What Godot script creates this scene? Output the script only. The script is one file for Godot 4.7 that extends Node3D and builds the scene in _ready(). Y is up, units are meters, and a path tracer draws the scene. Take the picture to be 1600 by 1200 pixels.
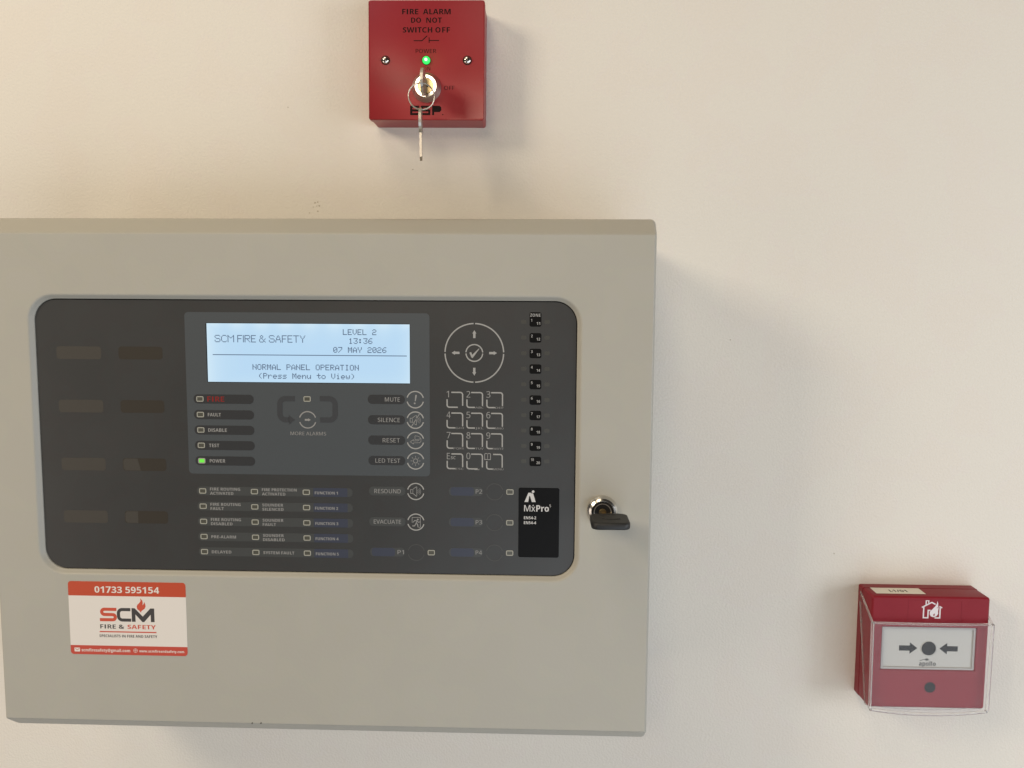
extends Node3D
# A wall with a fire alarm panel, a key isolator switch and a manual call point. All measures below are millimetres (U turns them into metres); the wall's face is z = 0.

const U := 0.001
const FLAT := 4294967295

var mats := {}
var text_cache := {}

func _ready() -> void:
	# ---- camera, surroundings, light ----
	var cam := Camera3D.new()
	cam.name = "camera"
	add_child(cam)
	cam.position = Vector3(0, 0, 0.6466)
	cam.basis = Basis.from_euler(Vector3(deg_to_rad(-5.395), deg_to_rad(1.907), deg_to_rad(0.059)))
	cam.fov = 49.55
	cam.near = 0.02
	cam.far = 50.0
	cam.current = true

	var env := Environment.new()
	env.background_mode = Environment.BG_COLOR
	env.background_color = Color(0.035, 0.032, 0.029).linear_to_srgb()
	env.tonemap_mode = Environment.TONE_MAPPER_LINEAR
	env.tonemap_exposure = 0.94
	env.sdfgi_enabled = true
	env.ssao_enabled = true
	env.ssil_enabled = true
	var we := WorldEnvironment.new()
	we.name = "surroundings"
	we.environment = env
	add_child(we)

	# warm lamps on the left and behind the camera, daylight from the right, and the pale floor's cool light from below
	area_light("ceiling_lamp_light", Vector3(-0.7, 1.9, 1.0), Vector3(-0.1, 0.0, 0.0), Vector2(0.9, 0.9), Color(1.0, 0.84, 0.62), 1.2)
	area_light("left_lamp_light", Vector3(-1.4, 0.85, 1.1), Vector3(-0.1, 0.0, 0.0), Vector2(0.5, 0.5), Color(1.0, 0.85, 0.64), 1.6)
	area_light("low_left_light", Vector3(-1.5, -0.5, 1.0), Vector3(-0.2, -0.2, 0.0), Vector2(0.8, 0.9), Color(1.0, 0.86, 0.74), 0.45)
	area_light("rear_lamp_light", Vector3(-0.36, 0.72, 2.3), Vector3(-0.1, 0.0, 0.0), Vector2(0.7, 0.45), Color(1.0, 0.82, 0.62), 1.0)
	area_light("right_room_light", Vector3(1.3, -0.35, 1.8), Vector3(0.1, -0.2, 0.0), Vector2(0.8, 0.9), Color(1.0, 0.82, 0.68), 0.25)
	area_light("window_light", Vector3(1.4, -0.2, 0.9), Vector3(0.2, -0.2, 0.0), Vector2(0.5, 0.7), Color(0.92, 0.95, 1.0), 1.0)
	area_light("floor_light", Vector3(0.8, -1.3, 1.75), Vector3(0.1, -0.3, 0.0), Vector2(2.4, 1.7), Color(0.82, 0.91, 1.0), 2.3)

	make_materials()
	wall()
	fire_alarm_panel()
	panel_key()
	isolator_switch()
	isolator_keys()
	call_point()


func area_light(called: String, from: Vector3, to: Vector3, size: Vector2, c: Color, e: float) -> void:
	var l := AreaLight3D.new()
	l.name = called
	l.area_size = size
	l.area_normalize_energy = true
	l.light_color = c.linear_to_srgb()
	l.light_energy = e
	l.set("area_range", 12.0)
	l.set("area_attenuation", 2.0)
	l.shadow_enabled = true
	add_child(l)
	l.look_at_from_position(from, to, Vector3.UP)


# ---------------------------------------------------------------- materials
func lin(r: float, g: float, b: float) -> Color:
	return Color(r, g, b).linear_to_srgb()

func flat_mat(key: String, c: Color, rough := 0.55, spec := 0.5) -> StandardMaterial3D:
	var m := StandardMaterial3D.new()
	m.resource_name = key
	m.albedo_color = c
	m.roughness = rough
	m.metallic_specular = spec
	mats[key] = m
	return m

func noise_tex(size: int, freq: float, sd: int, octaves := 3, kind := FastNoiseLite.TYPE_SIMPLEX_SMOOTH) -> NoiseTexture2D:
	var n := FastNoiseLite.new()
	n.noise_type = kind
	n.seed = sd
	n.frequency = freq
	n.fractal_octaves = octaves
	var t := NoiseTexture2D.new()
	t.width = size
	t.height = size
	t.seamless = true
	t.noise = n
	return t

func tinted(t: NoiseTexture2D, a: Color, b: Color) -> NoiseTexture2D:
	var g := Gradient.new()
	g.offsets = PackedFloat32Array([0.0, 1.0])
	g.colors = PackedColorArray([a, b])
	t.color_ramp = g
	return t

func triplanar(m: StandardMaterial3D, s: float) -> void:
	m.uv1_triplanar = true
	m.uv1_world_triplanar = true
	m.uv1_scale = Vector3(s, s, s)

func make_materials() -> void:
	var w := flat_mat("wall_paint", Color.WHITE, 0.62, 0.35)
	w.albedo_texture = tinted(noise_tex(1024, 0.004, 3, 4), lin(0.738, 0.705, 0.642), lin(0.745, 0.712, 0.648))
	w.heightmap_enabled = true
	w.heightmap_texture = noise_tex(1024, 0.13, 11, 3)
	w.heightmap_scale = 0.019
	triplanar(w, 3.2)

	var p := flat_mat("panel_paint", Color.WHITE, 0.42, 0.45)
	p.albedo_texture = tinted(noise_tex(512, 0.006, 21, 3), lin(0.405, 0.395, 0.348), lin(0.42, 0.41, 0.362))
	p.heightmap_enabled = true
	p.heightmap_texture = noise_tex(512, 0.12, 8, 2)
	p.heightmap_scale = 0.004
	triplanar(p, 5.0)

	flat_mat("chip", lin(0.12, 0.115, 0.10), 0.7, 0.3)
	flat_mat("wall_nick", lin(0.50, 0.46, 0.38), 0.8, 0.3)
	flat_mat("dark_gap", lin(0.008, 0.007, 0.006), 0.6, 0.3)
	var mb := flat_mat("membrane", Color.WHITE, 0.34, 0.5)
	mb.albedo_texture = tinted(noise_tex(512, 0.008, 31, 3), lin(0.041, 0.042, 0.042), lin(0.046, 0.047, 0.047))
	triplanar(mb, 4.0)
	flat_mat("subpanel", lin(0.068, 0.078, 0.086), 0.36, 0.5)
	flat_mat("dark_pill", lin(0.033, 0.035, 0.038), 0.36, 0.5)
	flat_mat("loop_grey", lin(0.047, 0.051, 0.057), 0.36, 0.5)
	flat_mat("grey_strip", lin(0.058, 0.062, 0.062), 0.36, 0.5)
	flat_mat("blue_field", lin(0.045, 0.052, 0.078), 0.36, 0.5)
	flat_mat("print_light", lin(0.35, 0.35, 0.34), 0.4, 0.4)
	flat_mat("print_soft", lin(0.29, 0.29, 0.285), 0.4, 0.4)
	flat_mat("print_faint", lin(0.075, 0.077, 0.077), 0.4, 0.4)
	flat_mat("print_red", lin(0.22, 0.02, 0.018), 0.4, 0.4)
	flat_mat("led_frame", lin(0.35, 0.35, 0.305), 0.4, 0.4)
	flat_mat("led_lens", lin(0.085, 0.085, 0.07), 0.25, 0.5)
	flat_mat("led_faint", lin(0.062, 0.062, 0.056), 0.3, 0.5)
	flat_mat("zone_black", lin(0.005, 0.005, 0.005), 0.4, 0.25)
	flat_mat("slot_light", lin(0.054, 0.050, 0.043), 0.4, 0.5)
	flat_mat("slot_dark", lin(0.034, 0.029, 0.022), 0.4, 0.5)
	flat_mat("black_label", lin(0.006, 0.006, 0.0065), 0.4, 0.25)
	flat_mat("white_print", lin(0.62, 0.62, 0.62), 0.45, 0.4)
	var lg := flat_mat("green_led", lin(0.1, 0.5, 0.06), 0.25)
	lg.emission_enabled = true
	lg.emission = lin(0.18, 0.85, 0.06)
	lg.emission_energy_multiplier = 0.55
	var le := flat_mat("green_led_bright", lin(0.05, 0.5, 0.1), 0.2)
	le.emission_enabled = true
	le.emission = lin(0.02, 0.9, 0.14)
	le.emission_energy_multiplier = 0.9
	var lc := flat_mat("green_led_core", lin(0.5, 0.9, 0.6), 0.2)
	lc.emission_enabled = true
	lc.emission = lin(0.55, 1.0, 0.6)
	lc.emission_energy_multiplier = 1.3

	flat_mat("sticker_white", lin(0.74, 0.70, 0.65), 0.45, 0.5)
	flat_mat("sticker_red", lin(0.52, 0.075, 0.05), 0.4, 0.5)
	flat_mat("sticker_orange", lin(0.50, 0.072, 0.032), 0.4, 0.5)
	flat_mat("sticker_dark", lin(0.055, 0.052, 0.052), 0.45, 0.5)
	flat_mat("sticker_logo", lin(0.56, 0.085, 0.045), 0.45, 0.5)

	var ch := flat_mat("chrome", lin(0.72, 0.70, 0.66), 0.2)
	ch.metallic = 1.0
	var nk := flat_mat("nickel", lin(0.60, 0.575, 0.53), 0.38)
	nk.metallic = 1.0
	var br := flat_mat("brass", lin(0.62, 0.48, 0.26), 0.28)
	br.metallic = 1.0
	flat_mat("black_metal", lin(0.012, 0.012, 0.012), 0.3, 0.5)
	var bp := flat_mat("black_plastic", lin(0.014, 0.015, 0.016), 0.5, 0.5)
	bp.heightmap_enabled = true
	bp.heightmap_texture = noise_tex(256, 0.2, 4, 2)
	bp.heightmap_scale = 0.004
	triplanar(bp, 30.0)

	var r1 := flat_mat("red_plate", Color.WHITE, 0.38, 0.5)
	r1.albedo_texture = tinted(noise_tex(256, 0.01, 41, 3), lin(0.295, 0.015, 0.021), lin(0.315, 0.018, 0.024))
	r1.heightmap_enabled = true
	r1.heightmap_texture = noise_tex(256, 0.16, 14, 2)
	r1.heightmap_scale = 0.003
	triplanar(r1, 8.0)
	flat_mat("red_print", lin(0.012, 0.006, 0.006), 0.5, 0.2)
	var r2 := flat_mat("red_call", Color.WHITE, 0.3, 0.26)
	r2.albedo_texture = tinted(noise_tex(256, 0.01, 43, 3), lin(0.225, 0.016, 0.026), lin(0.245, 0.019, 0.03))
	triplanar(r2, 8.0)
	flat_mat("call_white", lin(0.46, 0.46, 0.435), 0.4, 0.5)
	flat_mat("call_frame", lin(0.36, 0.35, 0.34), 0.4, 0.5)
	flat_mat("call_ink", lin(0.012, 0.012, 0.013), 0.5, 0.2)
	flat_mat("icon_white", lin(0.72, 0.68, 0.70), 0.5, 0.4)
	flat_mat("tape_label", lin(0.74, 0.69, 0.60), 0.5, 0.4)
	var cl := flat_mat("clear_plastic", Color(0.97, 0.97, 0.98, 0.02), 0.05, 0.27)
	cl.transparency = BaseMaterial3D.TRANSPARENCY_ALPHA
	var gl := flat_mat("clear_rim", Color(1, 1, 1, 0.14), 0.06, 0.5)
	gl.refraction_enabled = true
	gl.refraction_scale = 0.049
	lcd_material()


# ---------------------------------------------------------------- shapes
func tool() -> SurfaceTool:
	var st := SurfaceTool.new()
	st.begin(Mesh.PRIMITIVE_TRIANGLES)
	st.set_smooth_group(FLAT)
	return st

func v(st: SurfaceTool, p: Vector3) -> void:
	st.add_vertex(p * U)

func tri(st: SurfaceTool, a: Vector3, b: Vector3, c: Vector3) -> void:
	v(st, a)
	v(st, b)
	v(st, c)

# corners run counter-clockwise as seen from outside
func quad(st: SurfaceTool, a: Vector3, b: Vector3, c: Vector3, d: Vector3) -> void:
	tri(st, a, c, b)
	tri(st, a, d, c)

func rr(cx: float, cy: float, w: float, h: float, r: float, n := 5) -> PackedVector2Array:
	var out := PackedVector2Array()
	for k in 4:
		var c := Vector2(cx + (w / 2 - r) * [1, -1, -1, 1][k], cy + (h / 2 - r) * [1, 1, -1, -1][k])
		for i in n + 1:
			var a := PI / 2 * (k + float(i) / n)
			out.append(c + Vector2(cos(a), sin(a)) * r)
	return out

func ring_pts(cx: float, cy: float, r: float, n := 32) -> PackedVector2Array:
	return arc(cx, cy, r, 0, 360.0 * (n - 1) / n, n - 1)

func arc(cx: float, cy: float, r: float, from: float, to: float, n := 16) -> PackedVector2Array:
	var out := PackedVector2Array()
	for i in n + 1:
		var a := deg_to_rad(lerpf(from, to, float(i) / n))
		out.append(Vector2(cx, cy) + Vector2(cos(a), sin(a)) * r)
	return out

func poly(st: SurfaceTool, src: PackedVector2Array, z0: float, z1: float) -> void:
	var pts := src.duplicate()
	if Geometry2D.is_polygon_clockwise(pts):
		pts.reverse()
	var idx := Geometry2D.triangulate_polygon(pts)
	for i in range(0, idx.size(), 3):
		var a := pts[idx[i]]
		var b := pts[idx[i + 1]]
		var c := pts[idx[i + 2]]
		if (b - a).cross(c - a) > 0:
			var t := b
			b = c
			c = t
		tri(st, Vector3(a.x, a.y, z1), Vector3(b.x, b.y, z1), Vector3(c.x, c.y, z1))
	if z1 - z0 < 0.0001:
		return
	for i in pts.size():
		var a := pts[i]
		var b := pts[(i + 1) % pts.size()]
		quad(st, Vector3(a.x, a.y, z0), Vector3(b.x, b.y, z0), Vector3(b.x, b.y, z1), Vector3(a.x, a.y, z1))

func band(st: SurfaceTool, outer: PackedVector2Array, inner: PackedVector2Array, z0: float, z1: float) -> void:
	var n := outer.size()
	for i in n:
		var j := (i + 1) % n
		var a := outer[i]
		var b := outer[j]
		var c := inner[j]
		var d := inner[i]
		quad(st, Vector3(a.x, a.y, z1), Vector3(b.x, b.y, z1), Vector3(c.x, c.y, z1), Vector3(d.x, d.y, z1))
		quad(st, Vector3(a.x, a.y, z0), Vector3(b.x, b.y, z0), Vector3(b.x, b.y, z1), Vector3(a.x, a.y, z1))
		quad(st, Vector3(c.x, c.y, z0), Vector3(d.x, d.y, z0), Vector3(d.x, d.y, z1), Vector3(c.x, c.y, z1))

func frame(st: SurfaceTool, cx: float, cy: float, w: float, h: float, r: float, t: float, z0: float, z1: float) -> void:
	band(st, rr(cx, cy, w, h, r), rr(cx, cy, w - 2 * t, h - 2 * t, maxf(r - t, 0.05)), z0, z1)

func circle_band(st: SurfaceTool, cx: float, cy: float, r: float, t: float, z0: float, z1: float) -> void:
	band(st, ring_pts(cx, cy, r), ring_pts(cx, cy, r - t), z0, z1)

func stroke(st: SurfaceTool, pts: PackedVector2Array, w: float, z0: float, z1: float, round_ends := false) -> void:
	var big := PackedVector2Array()
	for p in pts:
		big.append(p * 100.0)
	for o in Geometry2D.offset_polyline(big, w * 50.0, Geometry2D.JOIN_MITER, Geometry2D.END_ROUND if round_ends else Geometry2D.END_BUTT):
		var small := PackedVector2Array()
		for p in o:
			small.append(p / 100.0)
		if Geometry2D.is_polygon_clockwise(small):
			continue
		poly(st, small, z0, z1)

func moved(pts: Array, at: Vector2, s := 1.0) -> PackedVector2Array:
	var out := PackedVector2Array()
	for i in range(0, pts.size(), 2):
		out.append(at + Vector2(pts[i], pts[i + 1]) * s)
	return out

func loft(st: SurfaceTool, loops: Array, groups := []) -> void:
	for k in loops.size() - 1:
		var a: PackedVector3Array = loops[k]
		var b: PackedVector3Array = loops[k + 1]
		st.set_smooth_group(groups[k] if k < groups.size() else 0)
		for i in a.size():
			var j := (i + 1) % a.size()
			quad(st, a[i], b[i], b[j], a[j])

func at_z(pts: PackedVector2Array, z: float) -> PackedVector3Array:
	var out := PackedVector3Array()
	for p in pts:
		out.append(Vector3(p.x, p.y, z))
	return out

# prof: (radius, z) from the outside rim at the back to the middle at the front
func lathe(st: SurfaceTool, cx: float, cy: float, prof: Array, n := 40, smooth := false) -> void:
	for k in prof.size() - 1:
		st.set_smooth_group(1 if smooth else k + 1)
		var p: Vector2 = prof[k]
		var q: Vector2 = prof[k + 1]
		for i in n:
			var a := TAU * i / n
			var b := TAU * (i + 1) / n
			var pa := Vector3(cx + cos(a) * p.x, cy + sin(a) * p.x, p.y)
			var pb := Vector3(cx + cos(b) * p.x, cy + sin(b) * p.x, p.y)
			var qa := Vector3(cx + cos(a) * q.x, cy + sin(a) * q.x, q.y)
			var qb := Vector3(cx + cos(b) * q.x, cy + sin(b) * q.x, q.y)
			if q.x < 0.001:
				tri(st, pa, qa, pb)
			elif p.x < 0.001:
				tri(st, pa, qa, qb)
			else:
				quad(st, pa, pb, qb, qa)

func font(bold: bool, fam := "Droid Sans") -> SystemFont:
	var key := fam + str(bold)
	if not text_cache.has(key):
		var f := SystemFont.new()
		f.font_names = PackedStringArray([fam])
		f.font_weight = 700 if bold else 400
		text_cache[key] = f
	return text_cache[key]

func text_arrays(s: String, bold: bool, fam := "Droid Sans") -> Array:
	var key := s + "|" + str(bold) + fam
	if not text_cache.has(key):
		var t := TextMesh.new()
		t.font = font(bold, fam)
		t.font_size = 40
		t.pixel_size = 1.0
		t.depth = 0.0
		t.curve_step = 1.5
		t.horizontal_alignment = HORIZONTAL_ALIGNMENT_LEFT
		t.text = s
		var a := t.surface_get_arrays(0)
		text_cache[key] = [a[Mesh.ARRAY_VERTEX], a[Mesh.ARRAY_INDEX]]
	return text_cache[key]

# letters with their capitals `cap` tall on the line `base`, stretched to run from x0 to x1 (x1 = INF: natural width);
# the capital I is a plain bar, as in the lettering of the photographed things
func text(st: SurfaceTool, s: String, x0: float, x1: float, base: float, cap: float, z: float, bold := false) -> void:
	var hv: PackedVector3Array = text_arrays("H", bold)[0]
	var low := INF
	var high := -INF
	for p in hv:
		low = minf(low, p.y)
		high = maxf(high, p.y)
	var corners := PackedVector2Array()
	var pen := 0.0
	var pieces := s.split("I")
	for n in pieces.size():
		if n > 0:
			var bar := 7.2 if bold else 3.9
			var side := 3.6
			for q in [Vector2(0, 0), Vector2(0, 1), Vector2(1, 1), Vector2(0, 0), Vector2(1, 1), Vector2(1, 0)]:
				corners.append(Vector2(pen + side + q.x * bar, lerpf(low, high, q.y)))
			pen += bar + 2 * side
		if pieces[n].strip_edges() != "":
			var a := text_arrays(pieces[n], bold)
			var pv: PackedVector3Array = a[0]
			var idx = a[1]
			var indexed: bool = idx != null and idx.size() > 0
			for i in (idx.size() if indexed else pv.size()):
				var p: Vector3 = pv[idx[i] if indexed else i]
				corners.append(Vector2(pen + p.x, p.y))
		pen += font(bold).get_string_size(pieces[n], HORIZONTAL_ALIGNMENT_LEFT, -1, 40).x
	var l := INF
	var r := -INF
	for p in corners:
		l = minf(l, p.x)
		r = maxf(r, p.x)
	var sy := cap / (high - low)
	var sx := sy if x1 == INF else (x1 - x0) / (r - l)
	st.set_smooth_group(FLAT)
	for i in range(0, corners.size(), 3):
		var q := []
		for k in 3:
			var p := corners[i + k]
			q.append(Vector2(x0 + (p.x - l) * sx, base + (p.y - low) * sy))
		if (q[1] - q[0]).cross(q[2] - q[0]) > 0:
			q = [q[0], q[2], q[1]]
		tri(st, Vector3(q[0].x, q[0].y, z), Vector3(q[1].x, q[1].y, z), Vector3(q[2].x, q[2].y, z))

func text_c(st: SurfaceTool, s: String, cx: float, w: float, base: float, cap: float, z: float, bold := false) -> void:
	text(st, s, cx - w / 2, cx + w / 2, base, cap, z, bold)

func obj(called: String, st: SurfaceTool, m: String, parent: Node = self) -> MeshInstance3D:
	st.generate_normals()
	var o := MeshInstance3D.new()
	o.name = called
	o.mesh = st.commit()
	o.material_override = mats[m]
	parent.add_child(o, true)
	return o

func thing(called: String, label: String, category: String, at := Vector3.ZERO) -> Node3D:
	var o := Node3D.new()
	o.name = called
	o.position = at * U
	o.set_meta("label", label)
	o.set_meta("category", category)
	add_child(o, true)
	return o


# ---------------------------------------------------------------- wall
func wall() -> void:
	var m := BoxMesh.new()
	m.size = Vector3(3.2, 2.6, 0.12)
	var o := MeshInstance3D.new()
	o.name = "wall"
	o.mesh = m
	o.material_override = mats.wall_paint
	o.position = Vector3(0, 0, -0.06)
	o.set_meta("label", "cream painted plaster wall with a fine roller texture")
	o.set_meta("kind", "structure")
	add_child(o)
	# a cluster of small nicks above the panel and a few stray ones
	var r := RandomNumberGenerator.new()
	r.seed = 7
	for p in [[-173.6, 78.6, 0.75], [-171.6, 79.2, 0.7], [-170.4, 76.3, 0.7], [-171.6, 72.2, 0.7], [-178.2, 71.0, 0.6], [-175.2, 75.4, 0.5], [-172.4, 76.2, 0.5], [-193.0, 150.5, 0.55], [146.7, -26.2, 0.55], [231.8, -193.9, 0.6], [-97.7, 103.4, 0.6]]:
		var pts := PackedVector2Array()
		for i in 7:
			pts.append(Vector2(p[0], p[1]) + Vector2.from_angle(TAU * i / 7) * p[2] * r.randf_range(0.6, 1.15))
		var st := tool()
		poly(st, pts, -0.5, 0.12)
		var nick := obj("nick", st, "wall_nick", o)
		nick.position = Vector3(0, 0, 0.06)


# ---------------------------------------------------------------- fire alarm panel
func lcd_material() -> void:
	var glyph := {
		"A": [0x7C, 0x12, 0x11, 0x12, 0x7C], "E": [0x7F, 0x49, 0x49, 0x49, 0x41], "I": [0, 0x41, 0x7F, 0x41, 0], "L": [0x7F, 0x40, 0x40, 0x40, 0x40],
		"M": [0x7F, 2, 0x1C, 2, 0x7F], "N": [0x7F, 4, 8, 0x10, 0x7F], "O": [0x3E, 0x41, 0x41, 0x41, 0x3E], "P": [0x7F, 9, 9, 9, 6], "R": [0x7F, 9, 0x19, 0x29, 0x46],
		"T": [1, 1, 0x7F, 1, 1], "V": [0x1F, 0x20, 0x40, 0x20, 0x1F], "Y": [7, 8, 0x70, 8, 7], "0": [0x3E, 0x51, 0x49, 0x45, 0x3E], "1": [0, 0x42, 0x7F, 0x40, 0],
		"2": [0x72, 0x49, 0x49, 0x49, 0x46], "3": [0x21, 0x41, 0x49, 0x4D, 0x33], "6": [0x3C, 0x4A, 0x49, 0x49, 0x31], "7": [0x41, 0x21, 0x11, 9, 7],
		":": [0, 0x36, 0x36, 0, 0], "(": [0, 0x1C, 0x22, 0x41, 0], ")": [0, 0x41, 0x22, 0x1C, 0], "e": [0x38, 0x54, 0x54, 0x54, 0x18], "i": [0, 0x44, 0x7D, 0x40, 0],
		"n": [0x7C, 8, 4, 4, 0x78], "o": [0x38, 0x44, 0x44, 0x44, 0x38], "r": [0x7C, 8, 4, 4, 8], "s": [0x48, 0x54, 0x54, 0x54, 0x24], "t": [4, 4, 0x3F, 0x44, 0x24],
		"u": [0x3C, 0x40, 0x40, 0x20, 0x7C], "w": [0x3C, 0x40, 0x30, 0x40, 0x3C], " ": [0, 0, 0, 0, 0],
	}
	# a taller, lighter face for the owner's name: columns of nine dots
	var tall := {
		"S": [0xC6, 0x109, 0x111, 0x111, 0x111, 0x111, 0xE2], "C": [0x7C, 0x82, 0x101, 0x101, 0x101, 0x101, 0x82], "M": [0x1FF, 2, 4, 8, 8, 4, 2, 0x1FF], "F": [0x1FF, 0x11, 0x11, 0x11, 0x11, 1],
		"I": [0x1FF], "R": [0x1FF, 0x11, 0x11, 0x31, 0x51, 0x91, 0x10E], "E": [0x1FF, 0x111, 0x111, 0x111, 0x111, 0x101], "&": [0xE0, 0x116, 0x109, 0x119, 0x126, 0xC0, 0xA0, 0x110],
		"A": [0x1C0, 0x38, 0x26, 0x21, 0x26, 0x38, 0x1C0], "T": [1, 1, 1, 0x1FF, 1, 1, 1], "Y": [1, 6, 8, 0x1F0, 8, 6, 1], " ": [0, 0],
	}
	var k := 6
	var W := 250
	var H := 74
	var im := Image.create(W * k, H * k, false, Image.FORMAT_RGB8)
	var back := Color8(188, 221, 247)
	var ink := Color8(86, 104, 130)
	for y in H:
		for x in W:
			# the back light is whiter along its upper and left edges, where its lamps stand
			var near := maxf(exp(-y / 9.0) * (0.75 + 0.25 * sin(x * 0.21)), 0.9 * exp(-x / 14.0))
			near = maxf(near, 0.6 * exp(-(W - x) / 8.0) + 0.35 * exp(-(H - y) / 7.0))
			im.fill_rect(Rect2i(x * k, y * k, k, k), back.lerp(Color8(214, 238, 252), clampf(near, 0, 1)))
	var put := func(x: int, y: int) -> void:
		im.fill_rect(Rect2i(x * k, y * k, k, k), ink)
	var lines := [["LEVEL 2", 168, 7], ["13:36", 175, 18], ["07 MAY 2026", 156, 29], ["NORMAL PANEL OPERATION", 56, 51], ["(Press Menu to View)", 63, 62]]
	for l in lines:
		var x: int = l[1]
		for ch in l[0]:
			var g: Array = glyph[ch]
			for c in 5:
				for b in 8:
					if (int(g[c]) >> b) & 1:
						put.call(x + c, l[2] + b)
			x += 6
	var x2 := 10
	for ch in "SCM FIRE & SAFETY":
		var g: Array = tall[ch]
		for c in g.size():
			for b in 9:
				if (int(g[c]) >> b) & 1:
					put.call(x2 + c, 15 + b)
		x2 += g.size() + 1
	for x in range(7, 246):
		put.call(x, 39)
	im.generate_mipmaps()
	var m := StandardMaterial3D.new()
	m.resource_name = "screen"
	m.albedo_color = lin(0.02, 0.025, 0.03)
	m.roughness = 0.2
	m.emission_enabled = true
	m.emission = Color.BLACK
	m.emission_texture = ImageTexture.create_from_image(im)
	m.emission_energy_multiplier = 1.0
	mats["screen"] = m

func indicator(t: Node3D, x: float, y: float, z: float, lens := "led_lens") -> void:
	var st := tool()
	frame(st, x, y, 4.8, 3.6, 0.9, 0.62, z - 0.1, z + 0.12)
	var o := obj("indicator", st, "led_frame", t)
	st = tool()
	poly(st, rr(x, y, 3.5, 2.3, 0.4), z - 0.1, z + 0.05)
	if lens == "green_led":
		o.set_meta("label", "lit green power indicator")
		poly(st, rr(x, y, 0.2, 0.2, 0.05), z, z + 0.052)
	obj("lens", st, lens, o)

func pill(t: Node3D, x0: float, x1: float, y: float, h: float, m: String, z: float, called := "caption_strip") -> MeshInstance3D:
	var st := tool()
	poly(st, rr((x0 + x1) / 2, y, x1 - x0, h, h * 0.46, 6), z - 0.1, z)
	return obj(called, st, m, t)

func two_arcs(st: SurfaceTool, x: float, y: float, r: float, w: float, gap: float, z: float) -> void:
	stroke(st, arc(x, y, r, gap, 180 - gap, 24), w, z - 0.05, z)
	stroke(st, arc(x, y, r, 180 + gap, 360 - gap, 24), w, z - 0.05, z)

func arrow(st: SurfaceTool, x: float, y: float, deg: float, s: float, z: float) -> void:
	var pts := PackedVector2Array()
	for p in [Vector2(-1, -0.3), Vector2(0.15, -0.3), Vector2(0.15, -0.52), Vector2(1, 0), Vector2(0.15, 0.52), Vector2(0.15, 0.3), Vector2(-1, 0.3)]:
		pts.append(Vector2(x, y) + p.rotated(deg_to_rad(deg)) * s)
	poly(st, pts, z - 0.05, z)

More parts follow.
